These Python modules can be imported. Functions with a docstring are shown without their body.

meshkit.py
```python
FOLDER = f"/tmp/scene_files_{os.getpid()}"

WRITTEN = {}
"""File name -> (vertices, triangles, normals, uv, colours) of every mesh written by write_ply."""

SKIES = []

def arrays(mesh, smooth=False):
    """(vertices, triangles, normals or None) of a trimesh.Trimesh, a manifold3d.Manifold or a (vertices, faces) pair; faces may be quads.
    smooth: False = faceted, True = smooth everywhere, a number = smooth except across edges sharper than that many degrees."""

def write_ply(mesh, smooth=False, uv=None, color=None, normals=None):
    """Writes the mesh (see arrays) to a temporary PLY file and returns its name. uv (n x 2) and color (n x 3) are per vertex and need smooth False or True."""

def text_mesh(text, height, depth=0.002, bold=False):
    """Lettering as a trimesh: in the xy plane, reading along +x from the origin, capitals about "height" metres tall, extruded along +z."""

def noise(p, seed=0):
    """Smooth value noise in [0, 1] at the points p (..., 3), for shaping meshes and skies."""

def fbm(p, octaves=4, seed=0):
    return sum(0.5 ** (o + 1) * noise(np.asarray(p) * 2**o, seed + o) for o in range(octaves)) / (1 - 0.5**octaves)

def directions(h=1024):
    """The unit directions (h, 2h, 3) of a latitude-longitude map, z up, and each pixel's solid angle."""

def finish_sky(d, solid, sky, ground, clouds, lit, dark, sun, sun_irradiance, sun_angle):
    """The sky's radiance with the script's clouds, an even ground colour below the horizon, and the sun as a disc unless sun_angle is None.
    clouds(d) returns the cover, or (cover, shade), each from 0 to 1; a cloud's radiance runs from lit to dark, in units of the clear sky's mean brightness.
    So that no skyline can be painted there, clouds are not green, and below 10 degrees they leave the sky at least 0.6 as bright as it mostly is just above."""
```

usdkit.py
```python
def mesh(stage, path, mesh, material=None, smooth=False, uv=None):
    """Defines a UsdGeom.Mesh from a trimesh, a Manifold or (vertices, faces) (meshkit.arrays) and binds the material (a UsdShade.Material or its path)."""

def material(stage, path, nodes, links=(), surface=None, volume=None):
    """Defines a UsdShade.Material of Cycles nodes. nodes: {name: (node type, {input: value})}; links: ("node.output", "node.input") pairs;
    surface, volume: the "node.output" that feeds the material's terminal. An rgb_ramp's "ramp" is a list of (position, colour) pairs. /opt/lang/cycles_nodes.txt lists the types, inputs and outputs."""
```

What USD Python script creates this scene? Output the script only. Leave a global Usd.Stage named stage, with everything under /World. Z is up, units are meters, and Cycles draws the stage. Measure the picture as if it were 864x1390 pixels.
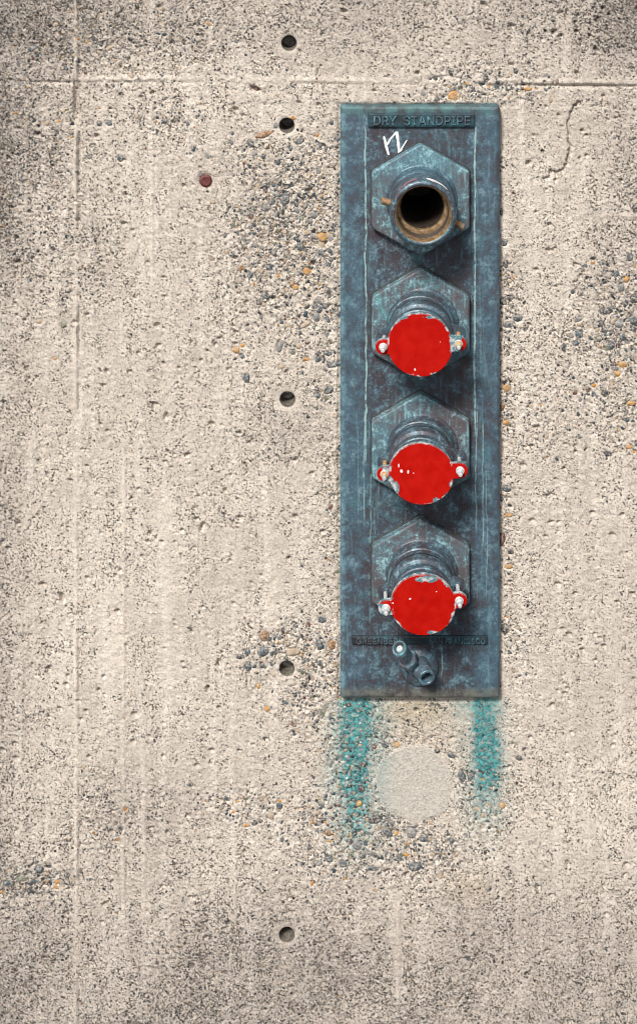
import math, random
import numpy as np, trimesh, manifold3d as m3
from scipy.spatial import cKDTree
from shapely.geometry import Point, Polygon
import usdkit, meshkit
from pxr import Usd, UsdGeom, UsdLux, UsdShade, Gf, Sdf, Vt

stage = Usd.Stage.CreateInMemory()
UsdGeom.SetStageUpAxis(stage, UsdGeom.Tokens.z)
UsdGeom.SetStageMetersPerUnit(stage, 1.0)
world = UsdGeom.Xform.Define(stage, '/World')
stage.SetDefaultPrim(world.GetPrim())
UsdGeom.Scope.Define(stage, '/World/Looks')
rng = np.random.default_rng(7)

# ------------------------------------------------------------------ camera
# One millimetre of wall is one pixel of the 864 x 1390 photograph. Level camera, eye above the plate, lens shifted down.
D, EYE, PY0, PX0 = 2.0, 1.9, -300.0, 432.0
cam = UsdGeom.Camera.Define(stage, '/World/camera')
cam.AddTranslateOp().Set(Gf.Vec3d(0, -D, EYE)); cam.AddRotateXOp().Set(90)
cam.CreateHorizontalApertureAttr(36.0)
cam.CreateVerticalApertureAttr(36.0 * 1024 / 636)
cam.CreateFocalLengthAttr(36.0 * D / 0.864)
cam.CreateVerticalApertureOffsetAttr(-36.0 * (695 - PY0) / 864)
cam.CreateClippingRangeAttr(Gf.Vec2f(0.05, 100))
cam.CreateExposureAttr(1.66)

# ------------------------------------------------------------------ material graphs
class S(str):
    pass
class Graph:
    def __init__(g): g.nodes, g.links = {}, []
    def n(g, kind, out, **kw):
        name = f'n{len(g.nodes)}'; d = {}
        for k, v in kw.items():
            if isinstance(v, S): g.links.append((str(v), f'{name}.{k}'))
            else: d[k] = v
        g.nodes[name] = (kind, d)
        return S(f'{name}.{out}')
    def m(g, op, a, b=0.0, c=0.0, clamp=False): return g.n('math', 'value', math_type=op, value1=a, value2=b, value3=c, use_clamp=clamp)
    def add(g, *a):
        r = a[0]
        for x in a[1:]: r = g.m('add', r, x)
        return r
    def mul(g, *a):
        r = a[0]
        for x in a[1:]: r = g.m('multiply', r, x)
        return r
    def sub(g, a, b): return g.m('subtract', a, b)
    def step(g, v, lo, hi, a=0.0, b=1.0): return g.n('map_range', 'result', range_type='smoothstep', value=v, from_min=lo, from_max=hi, to_min=a, to_max=b)
    def pos(g): return g.n('geometry', 'position')
    def xyz(g, p):
        x = g.n('separate_xyz', 'x', vector=p); k = x.split('.')[0]
        return x, S(k + '.y'), S(k + '.z')
    def scaled(g, p, s, loc=(0, 0, 0)): return g.n('mapping', 'vector', vector=p, scale=s, location=loc)
    def noise(g, p, scale, detail=3.0, rough=0.55, dist=0.0): return g.n('noise_texture', 'fac', vector=p, scale=scale, detail=detail, roughness=rough, distortion=dist)
    def mix(g, f, a, b, kind='mix'): return g.n('mix', 'color', mix_type=kind, fac=f, color1=a, color2=b)
    def ramp(g, f, stops, interpolate=True): return g.n('rgb_ramp', 'color', fac=f, ramp=stops, interpolate=interpolate)
    def attr(g, name, out='fac'): return g.n('attribute', out, attribute=name)
    def bump(g, h, dist, strength=1.0): return g.n('bump', 'normal', height=h, distance=dist, strength=strength, use_object_space=False)
    def make(g, name, **p):
        s = g.n('principled_bsdf', 'BSDF', **p)
        return usdkit.material(stage, '/World/Looks/' + name, g.nodes, g.links, surface=str(s))

# ------------------------------------------------------------------ sky and sun (bright overcast, light from above and a little from the left)
SUN = np.array([-0.26, -0.66, 0.70]); SUN /= np.linalg.norm(SUN)
g = Graph()
sky = g.n('sky_texture', 'color', sky_type='single_scattering', sun_disc=False, sun_elevation=float(math.asin(SUN[2])), sun_rotation=float(math.atan2(SUN[0], SUN[1])), altitude=50.0, air_density=1.0, aerosol_density=2.0, ozone_density=1.0)
bw = g.n('rgb_to_bw', 'val', color=sky)
grey = g.mix(0.65, sky, bw)                       # cloud cover takes most of the blue away
bgs = g.n('background_shader', 'background', color=grey, strength=0.043)
skymat = usdkit.material(stage, '/World/Looks/sky_light', g.nodes, g.links, surface=str(bgs))
dome = UsdLux.DomeLight.Define(stage, '/World/sky')
UsdShade.MaterialBindingAPI.Apply(dome.GetPrim()).Bind(skymat)
dome.GetPrim().SetCustomDataByKey('kind', 'structure')
sun = UsdLux.DistantLight.Define(stage, '/World/sun')
sun.CreateIntensityAttr(0.40); sun.CreateAngleAttr(12.0); sun.CreateNormalizeAttr(True) if hasattr(sun, 'CreateNormalizeAttr') else None
sun.CreateColorAttr(Gf.Vec3f(1.0, 0.95, 0.88))
q = Gf.Rotation(Gf.Vec3d(0, 0, 1), Gf.Vec3d(*map(float, SUN)))
sun.AddTransformOp().Set(Gf.Matrix4d().SetRotate(q))

# ------------------------------------------------------------------ placing
def at(px, py, h=0.0):
    """The point h millimetres in front of the wall that the photograph shows at pixel (px, py)."""
    s = (D - h / 1000) / D
    return np.array([(px - PX0) / 1000 * s, -h / 1000, EYE - (py - PY0) / 1000 * s])
def k_at(h): return (D - h / 1000) / D
made = {}
def path_for(name, parent):
    base = (parent.GetPath().pathString if parent is not None else '/World') + '/' + name
    n = made.get(base, 0); made[base] = n + 1
    return base if n == 0 else f'{base}_{n:03d}'
def obj(name, mesh, mat, parent=None, smooth=30):
    if isinstance(mat, str): mat = UsdShade.Material.Get(stage, '/World/Looks/' + mat)
    return usdkit.mesh(stage, path_for(name, parent), mesh, mat, smooth=smooth).GetPrim()
def tag(p, **kw):
    for k, v in kw.items(): p.SetCustomDataByKey(k, v)
    return p
def empty(name):
    return UsdGeom.Xform.Define(stage, path_for(name, None)).GetPrim()

# ------------------------------------------------------------------ concrete wall: relief
def axis(lo, hi, step, far):
    inner = np.arange(lo, hi + step / 2, step); s, a, b = step, [], []
    x = 0.0
    while x < far:
        s *= 1.22; x += s; a.append(lo - x); b.append(inner[-1] + x)
    return np.concatenate([a[::-1], inner, b])
xs = axis(-70.0, 934.0, 1.45, 900.0)
ys = axis(-80.0, 1470.0, 1.45, 620.0)
ys = ys[ys < 1900]
PX, PY = np.meshgrid(xs, ys)
NX, NY = len(xs), len(ys)
P2 = np.stack([PX, PY, np.zeros_like(PX)], -1)
def fb(scale, octaves=3, seed=0, sx=1.0, sy=1.0): return meshkit.fbm(P2 / scale * [sx, sy, 1], octaves, seed)
def ss(v, a, b):
    t = np.clip((v - a) / (b - a), 0, 1); return t * t * (3 - 2 * t)

BLOBS = [(390,320,62,95,1.0),(440,230,30,55,.5),(440,470,22,70,.45),(372,210,60,36,.35),(690,420,11,50,.75),(688,555,11,45,.7),(685,670,9,40,.5),(838,430,34,62,.9),(795,465,38,30,.55),(842,560,26,60,.5),(775,560,70,60,.32),
    (672,118,75,20,.75),(600,130,60,12,.5),(505,1130,48,36,.95),(470,1060,22,60,.75),(580,1152,42,30,.75),(660,1090,22,60,.45),(540,1010,60,30,.45),(395,890,42,30,.9),(432,950,36,55,.6),(345,1095,60,22,.6),(405,1115,50,28,.5),(445,1150,40,40,.5),
    (48,1194,44,14,1.0),(120,1130,70,50,.25),(60,240,60,110,.35),(150,60,190,45,.35),(232,165,40,34,.4),(700,850,12,90,.4),(450,730,14,160,.35)]
expo = np.zeros_like(PX)
for cx, cy, sx, sy, a in BLOBS: expo = np.maximum(expo, a * np.exp(-((PX - cx) / sx) ** 2 * .6 - ((PY - cy) / sy) ** 2 * .6))
expo = np.clip(expo * (0.55 + 0.9 * fb(38, 3, 11)), 0, 1)
plate_d = np.maximum(np.abs(PX - 570.5) - 109, np.abs(PY - 546) - 403)
# wall grime plus a painted lens vignette: top lift, foot and side edges greyer
dirt_vignette = 0.75 * ss(-PY, -118, -20) * (0.45 + 0.55 * ss(-PX, -420, 0) + 0.45 * ss(PX, 700, 880)) + 0.55 * ss(PY, 1120, 1330) + 0.5 * ss(-PX, -190, 0) * ss(-PY, -620, -100) + 0.35 * ss(PX, 760, 880) * ss(-PY, -700, -200) + 0.3 * ss(-PX, -70, 0)
dirt_vignette += 0.35 * np.exp(-((PX - 170) / 90) ** 2 - ((PY - 1100) / 60) ** 2) + .3 * np.exp(-((PX - 395) / 60) ** 2 - ((PY - 590) / 45) ** 2) + 0.25 * np.exp(-((PX - 120) / 40) ** 2 - ((PY - 350) / 70) ** 2)
dirt_vignette = np.clip(dirt_vignette * (0.35 + 1.3 * fb(70, 4, 23)), 0, 1)
streak = fb(26, 3, 5, 1.0, 0.06)
# verdigris run-off under the plate's two lower corners
def run(cx, w, y0, y1, y2, a): return a * np.exp(-np.abs((PX - cx - 4 * (fb(40, 2, 77) - .5)) / w) ** 4.0) * ss(PY, y0, y0 + 12) * (1 - ss(PY, y1, y2))
teal = run(481, 19, 938, 1060, 1205, 1.0) + run(659, 19, 938, 1040, 1135, 1.0) + run(484, 44, 945, 1060, 1200, .45) + run(655, 36, 945, 1050, 1185, .34) + run(570, 100, 935, 950, 1010, .14)
teal *= (0.5 + 1.0 * fb(24, 3, 31)) * (.55 + .9 * fb(9, 3, 32, 1, .07))
tan_stain = np.exp(-((PX - 560) / 42) ** 2 - ((PY - 963) / 14) ** 2) + .6 * np.exp(-((PX - 640) / 40) ** 2 - ((PY - 1205) / 30) ** 2) + .5 * np.exp(-((PX - 575) / 90) ** 2 - ((PY - 1000) / 60) ** 2)

H = 3.0 * (fb(260, 2, 1) - .5) + 1.6 * (fb(45, 3, 2) - .5) + (0.9 + 0.6 * expo) * (fb(7.5, 2, 3) - .5) * 1.6 + (.6 + 2.4 * expo + .7 * dirt_vignette) * (meshkit.noise(P2 / 3.0, 4) - .5) * 1.5
H -= 0.9 * expo
H += 0.7 * (streak - .5) * (1 - expo)
H -= 4.5 * (1 - ss(np.abs(plate_d + 1), 2.5, 6)) * (fb(22, 3, 81) + .1)
# joints and board lines
jx = 103 + 2.2 * (fb(160, 2, 41) - .5) + 1.2 * (fb(14, 2, 42) - .5)
jy = 107.5 + PX * 0.006 + 3.0 * (fb(120, 2, 43) - .5) + 1.4 * (fb(12, 2, 44) - .5)
jk = 1.35 * ss(fb(90, 3, 49), .30, .62) * (.45 + .55 * ss(-PY, -700, -300))
H += 2.4 * jk * np.exp(-((PX - jx) / 2.4) ** 2) * (.5 + fb(60, 2, 45)) - 2.6 * jk * np.exp(-((PX - jx - 4.6) / 1.8) ** 2) * (fb(50, 2, 46) > .45)
H -= 11.0 * np.exp(-((PX - jx - .5) / 3.4) ** 4) * np.exp(-((PY - 138) / 28) ** 2)
H += .9 * np.exp(-((PY - jy + 2) / 3) ** 2) * (fb(60, 2, 62) > .42)
jm = .25 + .75 * (fb(55, 2, 47) > .52) * 1.0
H -= 3.2 * np.exp(-((PY - jy - 3.2) / 2.0) ** 2) * jm * (1 - .75 * ss(PX, 240, 330) * (1 - ss(PX, 640, 720)))
H -= 2.2 * np.exp(-((PY - jy - 3.6) / 2.2) ** 2) * ss(PX, 690, 790) * (.4 + fb(30, 2, 48))
for bx, a, y0, y1 in ((35, .6, 90, 420), (168, .55, 560, 1290), (206, .7, 110, 420), (196, .5, 1000, 1300), (318, .3, 700, 1300), (540, .6, 1180, 1390), (30, .5, 700, 1100), (277, .35, 300, 900)):
    w = bx + 2.5 * (fb(150, 2, int(bx)) - .5) - PX
    H += a * (np.exp(-(w / 2.4) ** 2) - .7 * np.exp(-((w + 4.5) / 2) ** 2)) * ss(PY, y0, y0 + 60) * (1 - ss(PY, y1 - 60, y1))
H += 1.3 * (0.5 * ss(PX, 100, 106) - .25)
skin = (.35 + .55 * np.clip(jk, 0, 1)) * np.exp(-((PX - jx) / 3.2) ** 2) + .7 * np.exp(-((PY - jy + 2) / 3.5) ** 2) * (fb(70, 2, 61) > .42)
for bx, w_, y0, y1 in ((35, 3, 90, 420), (168, 3, 560, 1290), (206, 3, 110, 420), (196, 4, 1000, 1300), (318, 3, 700, 1300), (540, 6, 1180, 1390), (370, 10, 700, 1000), (395, 9, 480, 520), (150, 22, 760, 960), (225, 16, 640, 960)):
    skin = np.maximum(skin, .75 * np.exp(-((PX - bx - 3 * (fb(150, 2, bx) - .5)) / w_) ** 2) * ss(PY, y0, y0 + 60) * (1 - ss(PY, y1 - 60, y1)) * fb(30, 3, bx + 1, 1, .4) * 1.5)
for hx, hy in ((392, 58), (389, 170), (390, 542), (389, 908), (389, 1270)): skin = np.maximum(skin, .6 * (1 - ss(np.hypot(PX - hx, PY - hy) + 9 * (fb(9, 2, 63) - .5), 12, 21)))
skin = np.clip(skin, 0, 1) * (1 - .95 * np.exp(-((PY - 140) / 30) ** 2) * np.exp(-((PX - 103) / 12) ** 2))
H += .5 * skin
# hair crack beside the plate
crack = np.array([(786,138),(780,146),(772,158),(771,178),(774,196),(775,208),(772,222),(763,233),(755,237),(750,234),(745,239),(739,244)], float)
cp = np.concatenate([np.linspace(a, b, 14) for a, b in zip(crack[:-1], crack[1:])]); cp += (np.stack([np.interp(np.arange(len(cp)), np.arange(0, len(cp), 4), rng.normal(0, 2.0, len(np.arange(0, len(cp), 4)))) for _ in range(2)], 1))
def near(points, mask):
    d = np.full(PX.shape, 99.0); q = np.stack([PX[mask], PY[mask]], 1); d[mask] = cKDTree(points).query(q)[0]; return d
H -= 7.0 * np.exp(-(near(cp, (PX > 720) & (PX < 800) & (PY > 125) & (PY < 260)) / 1.3) ** 2)
cp2 = np.array([(583 + t * 44, 108 - 6 * math.sin(t * 2.6) + 3 * t) for t in np.linspace(0, 1, 40)])
H -= 2.6 * np.exp(-(near(cp2, (PX > 570) & (PX < 640) & (PY > 90) & (PY < 125)) / 1.6) ** 2)

def dent(cx, cy, rx, ry, depth, rot=0.0):
    R = 3 * max(rx, ry); i0, i1 = np.searchsorted(xs, [cx - R, cx + R]); j0, j1 = np.searchsorted(ys, [cy - R, cy + R])
    x, y = PX[j0:j1, i0:i1] - cx, PY[j0:j1, i0:i1] - cy; c, s = math.cos(rot), math.sin(rot)
    r = np.hypot((x * c + y * s) / rx, (-x * s + y * c) / ry)
    H[j0:j1, i0:i1] -= depth * (1 - ss(r, .55, 1.15))
# bug holes, those one can make out in the photograph first
for cx, cy, rx, ry in [(761,17,5,4),(782,42,4,3),(761,48,3,3.5),(740,42,2.5,2.5),(716,46,2,2),(724,49,2,2),(751,29,2.5,2),(818,11,3,3),(826,19,2.5,2.5),(655,4,4,3),(658,7,4,3),(800,48,2.5,2.5),(808,64,2,2),(806,74,2,2),(790,177,3,2.5),(796,183,2.5,2),(736,205,2.5,2),(268,47,3,2),(176,3.5+500,3,2),(243,499,2.5,2.5),
    (145,503,3,4),(222,492,2.5,2),(118,633,3,2),(228,613,2.5,3),(306,666,2.5,4),(275,716,5,9),(267,705,4,3),(12,745,5,3),(322,678,2,2),(297,901,3.5,7),(282,935,3,5),(134,938,3,4),(160,830,3.5,3),(85,812,4,9),(248,900,3,2),(250,908,3,2),(297,961,3,2.5),(81,962,3.5,2.5),(117,965,3,2.5),(66,974,3,2),(20,1010,5,2.5),(22,1030,5,2.5),(44,902,2,2),(5,977,4,2),(92,918,2.5,2.5),(310,1256,3.5,7),
    (746,340,7,3),(753,337,3,2),(782,359,5,2),(805,352,4,3),(788,375,3,4),(797,378,3,3),(718,440,4,2),(752,450,4,2.5),(717,553,4,2.5),(722,707,5,3.5),(747,709,5,2.5),(740,728,3,2),(780,806,4,2),(838,818,5,2.5),(790,883,4,3),(764,854,4,2),(766,942,4,3),(703,988,3,2.5),(858,806,4,3),(720,1002,3,3),(770,1173,3,5),(210,548,7,3),(225,565,3,7),(208,553,2,6),(347,121,9,4),(450,1000,3,2),(392,1052,2.5,2)]:
    dent(cx, cy, rx * .9, ry * .9, rng.uniform(5.0, 8.0), rng.uniform(-.4, .4))
for _ in range(1500):
    r = 0.9 + rng.exponential(.6); cx, cy = rng.uniform(-60, 920), rng.uniform(-60, 1450)
    if max(abs(cx - 570) - 112, abs(cy - 546) - 406) < 0: continue
    dent(cx, cy, min(r, 3.2) * rng.uniform(1, 1.7), min(r, 3.2), 1.8 + 1.7 * min(r, 3), rng.uniform(-.8, .5))

# pebbles: the ones one can make out, then a scatter over the washed-out patches
BLUE, DARK, GREY, OCHRE, TAN, RED, GREEN, PALE, WOOD = range(9)
PEB = [(616,131,9,8,OCHRE),(344,120,10,3.6,RED,.45),(356,183,12,3.8,WOOD,-.22),(320,475,5.5,4.2,OCHRE),(329,469,2.8,2.8,OCHRE),(328,483,4.5,2.5,BLUE,.8),(334,513,4.5,5.5,BLUE),(416,368,5.5,5,OCHRE),(407,335,5,5.5,BLUE),(437,322,6,6,OCHRE),(436,332,4.5,6,TAN),(445,320,3.5,4,TAN),(401,390,4.5,4,OCHRE),(396,385,2.5,2.5,OCHRE),(687,527,5,4.5,OCHRE),(686,574,4.5,3.6,OCHRE),(682,553,4.5,5,WOOD),(683,410,5.5,5,DARK),(702,432,6,4.5,BLUE),(689,441,7,4,BLUE,.1),
    (786,454,5.5,5.5,BLUE),(782,467,6,3.5,BLUE,-.4),(823,423,10,4,DARK,-.2),(681,733,5,10,RED,.2),(487,1092,4.5,4,OCHRE),(681,1095,4,3.5,OCHRE),(557,1131,7,7,GREY),(627,1055,4.5,8.5,BLUE),(639,1056,3.5,7,BLUE,.5),(563,1177,9,5.5,BLUE,-.2),(484,1148,6.5,6.5,GREY),(465,1174,5.5,4,BLUE),(447,1167,5,4.5,BLUE),(540,1166,5.5,3,BLUE,.1),(575,1140,5.5,4,BLUE),(613,1142,4,3.5,BLUE),(509,1113,9,5.5,DARK,-.2),(526,1131,7,4,BLUE,.6),(523,1012,5,3.5,BLUE,.5),(538,1012,3.5,3.5,OCHRE),(612,1026,5.5,3.5,BLUE,.5),(592,1020,4,3,DARK),(492,1162,4.5,3.5,BLUE),
    (505,1180,7,2.6,BLUE),(490,1072,4,5,DARK),(493,1038,5.5,3.5,DARK),(703,1030,4.5,3,DARK,.4),(358,864,6,7,WOOD),(398,885,9.5,5.5,TAN,-.15),(357,885,7.5,6,BLUE,-.3),(336.5,906,5,5.5,BLUE),(335.5,887,4,4.5,BLUE),(356,904,3.6,3.6,BLUE),(437,842,5.5,4,BLUE),(434,877,5.5,7,BLUE),(450,876,5,6.5,WOOD),(350,932,3,3.5,OCHRE),(362,963,4,3.5,OCHRE),(439,968,3.5,10,GREEN,.4),(52,1181,6.5,4.5,BLUE,.5),(30,1194,8,4,GREEN,-.2),(11,1200,8,3.2,BLUE,.1),(45,1198,6.5,3.5,BLUE),(43,1209,6,4,DARK),(78,1198,4,3.4,OCHRE),(66,1176,4,3,DARK),(90,1190,4,3,DARK),(446,1167,5.5,4,BLUE),
    (259,1066,3.4,2.6,BLUE),(379,1094,4,4,BLUE),(333,1121,4,2.6,OCHRE),(345,1118,4,3.4,DARK),(353,1115,3,3,DARK),(445,1131,5,3.5,WOOD,.4),(163,215,4,4,BLUE),(387,271,5,9,BLUE,.35),(425,292,6,5,GREY),(376,265,5,2.5,BLUE),(360,284,4.5,4,GREY),(135,168,3.5,3,BLUE),(148,167,5,3.4,BLUE,.5),(137,60,3.2,3.2,BLUE),(45,65,4,2.8,GREY),(341,195,4.5,5,BLUE),(407,192,6,3,BLUE,-.4),(430,183,2.5,3.5,OCHRE),(85.5,441,4,5,GREEN),(52,437,5,3,TAN),(74,487,3,2.5,OCHRE),(845,458,5,5.5,BLUE),(861,406,6,5,DARK),(860,435,6,5,BLUE),(840,441,6,5,GREY),
    (820,535,4.5,4,DARK),(824,617,5.5,3.4,DARK),(797,530,2.8,4,RED),(845,495,6,4,OCHRE),(857,548,6,3,OCHRE),(853,607,4,3,OCHRE),(838,508,3.5,4,OCHRE),(681,678,6,5,BLUE),(688,664,6,4,BLUE),(429,430,5,6,GREY),(433,420,4.5,4,BLUE),(415,440,8,3,TAN,-.5),(379,471,4,7,GREY,.3),(397,478,4,3.5,GREEN),(415,487,4,2.5,OCHRE),(432,488,5,3,BLUE,-.6),(446,529,6,4,BLUE,-.4),(431,537,4,3.5,BLUE),(444,480,5,2.5,BLUE),(454,495,9,3,BLUE,-.25),(363,364,5,2.5,DARK,.4),(366,364,4,3.5,BLUE),(339,373,4,5.5,BLUE,.5),(406,402,3,5,PALE),(405,470,4,3.5,TAN),(446,399,3,6,DARK,-.3),(412,350,2.6,3,DARK),(444,395,3,4,GREY),
    (420,300,4,3,GREY),(447,340,3,3,BLUE),(360,282,4.5,4.5,GREY),(340,295,3.5,3,RED),(681,290,3,4,DARK),(684,330,4,4,BLUE),(686,358,4,5,DARK),(691,382,4,3,TAN),(690,700,4,3,OCHRE),(693,750,4,3,DARK),(691,770,5,3,OCHRE),(685,855,5,6,DARK),(702,868,3.5,2.5,TAN),(842,390,4,5,GREY),(855,350,4,5,BLUE),(829,470,4,5,BLUE,.4),(813,460,4,4,GREEN),(785,434,6,3,GREY,-.4),(660,108,5,3.5,DARK),(700,97,3,3,DARK),(716,120,5,3,OCHRE),(684,125,4,4,PALE),(850,440-60,4,4,OCHRE)]
PEB = [(p + (0.0,))[:6] for p in PEB]
def expo_at(x, y): return expo[np.clip(np.searchsorted(ys, y), 0, NY - 1), np.clip(np.searchsorted(xs, x), 0, NX - 1)]
COLP = [.20, .15, .20, .035, .24, .03, .04, .14, 0]
taken = [p[:2] for p in PEB]; cand = []
bl = np.array(BLOBS); pw = bl[:, 2] * bl[:, 3] * bl[:, 4]; pw /= pw.sum()
cells = {}
def free(x, y, r):
    i, j = int(x // 12), int(y // 12)
    for a in (i - 1, i, i + 1):
        for b in (j - 1, j, j + 1):
            for (u, v, w) in cells.get((a, b), ()):
                if (u - x) ** 2 + (v - y) ** 2 < (w + r) ** 2 * .8: return False
    cells.setdefault((i, j), []).append((x, y, r)); return True
for p in PEB: free(p[0], p[1], max(p[2], p[3]))
HOLES = [(392, 58), (389, 170), (390, 542), (389, 908), (389, 1270)]
for hx, hy in HOLES: free(hx, hy, 11)
for _ in range(26000):
    if rng.random() < .8:
        b = BLOBS[rng.choice(len(BLOBS), p=pw)]; x, y = rng.normal(b[0], b[2]), rng.normal(b[1], b[3])
    else: x, y = rng.uniform(-60, 920), rng.uniform(-60, 1450)
    if max(abs(x - 570.5) - 106, abs(y - 546) - 400) < 0 or not (-60 < x < 925 and -70 < y < 1460) or math.hypot(x - 562, y - 1064) < 54: continue
    e = expo_at(x, y)
    if rng.random() > e * .62 + .03: continue
    r = (1.0 + rng.exponential(.42 + .35 * e)) if e > .15 else .9 + rng.exponential(.35)
    r = min(r, 3.4)
    if free(x, y, r): cand.append((x, y, r * rng.uniform(1, 1.5), r * rng.uniform(.75, 1.0), int(rng.choice(9, p=np.array(COLP) / sum(COLP))), rng.uniform(0, math.pi)))
cand.sort(key=lambda p: -p[2] * p[3])
BIG = PEB + cand[:max(0, 300 - len(PEB))]; SMALL = cand[max(0, 300 - len(PEB)):]
for p in BIG + SMALL:
    if p[2] > 1.9: dent(p[0], p[1], p[2] * 1.22 + .8, p[3] * 1.22 + .8, 1.0 + .16 * p[3], p[5])

# smooth mortar patch under the plate, tie holes
PATCH = (562, 1064, 50, 53)
pr = np.hypot((PX - PATCH[0]) / PATCH[2], (PY - PATCH[1]) / PATCH[3]) + .26 * (fb(34, 3, 51) - .5)
pm = 1 - ss(pr, .92, 1.04)
H = H * (1 - pm) + pm * (0.9 + .9 * (fb(3.2, 2, 52) - .5) + 1.2 * (fb(30, 2, 53) - .5))
H -= .7 * np.exp(-((pr - 1.03) / .05) ** 2) * (fb(25, 2, 54) > .45)
RH = 10.6
gx, gy = PX.copy(), PY.copy(); drop = np.zeros(PX.shape, bool); rimy = []
for hx, hy in HOLES:
    r = np.hypot(PX - hx, PY - hy); H = np.where(r < 26, H * ss(r, 11, 26) + (1 - ss(r, 11, 26)) * (-.2 - 1.2 * (1 - ss(r, 10.5, 14.5)) + .35 * (meshkit.noise(P2 / 4, 9) - .5)), H)
    ring = (np.abs(r - RH) < 1.05); f = RH / np.maximum(r, 1e-6)
    gx = np.where(ring, hx + (PX - hx) * f, gx); gy = np.where(ring, hy + (PY - hy) * f, gy); drop |= r <= RH + 1.05
drop |= np.hypot(PX - 571, PY - 272) < 40          # the open outlet's pipe runs on through the wall
BOLT = (279, 245, 8.6)
dent(BOLT[0], BOLT[1], 12, 12, 3.0)

V = np.stack([(gx - PX0) / 1000, -H / 1000, EYE - (gy - PY0) / 1000], -1).reshape(-1, 3)
ii = np.arange(NX * NY).reshape(NY, NX)
a, b, c, d = ii[:-1, :-1].ravel(), ii[:-1, 1:].ravel(), ii[1:, 1:].ravel(), ii[1:, :-1].ravel()
F = np.vstack([np.stack([a, d, c], 1), np.stack([a, c, b], 1)])
dr = drop.ravel(); F = F[~(dr[F].all(1))]
def height_at(x, y):
    j, i = np.clip(np.searchsorted(ys, y), 1, NY - 1), np.clip(np.searchsorted(xs, x), 1, NX - 1)
    return H[j - 1:j + 1, i - 1:i + 1].mean()

g = Graph(); P = g.pos()
ex, di, te, pa, tn, sk = (g.attr(k) for k in ('expo', 'dirt_vignette', 'teal', 'patch', 'tan', 'skin'))
low, mid, fine = g.noise(P, 5, 4, .6), g.noise(P, 34, 4, .6), g.noise(P, 420, 3, .6)
st = g.noise(g.scaled(P, (60, 60, 5)), 1.0, 3, .55)
base = g.mix(g.step(g.add(g.mul(low, .5), g.mul(mid, .5)), .38, .62), (.48, .425, .375), (.635, .567, .495))
base = g.mix(g.step(st, .50, .66, 0, .5), base, (.65, .595, .54))
base = g.mix(g.mul(di, .55), base, (.19, .17, .155))
base = g.mix(g.step(tn, 0.1, 1.0, 0, .45), base, (.42, .31, .17))
base = g.mix(pa, base, (.47, .44, .395))
base = g.mix(1.0, base, g.ramp(fine, [(.25, (.62, .60, .58)), (.5, (.98, .98, .98)), (.75, (1.22, 1.2, 1.16))]), 'multiply')
wv = g.n('vector_math', 'vector', math_type='scale', vector1=g.n('noise_texture', 'color', vector=P, scale=210, detail=3.0, roughness=.65), scale=.007)
PW = g.n('vector_math', 'vector', math_type='add', vector1=P, vector2=wv)
GR = [(0, (.016, .017, .020)), (.28, (.04, .045, .05)), (.45, (.055, .075, .10)), (.60, (.10, .06, .035)), (.75, (.13, .125, .12)), (.9, (.22, .12, .05)), (1, (.09, .11, .09))]
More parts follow.
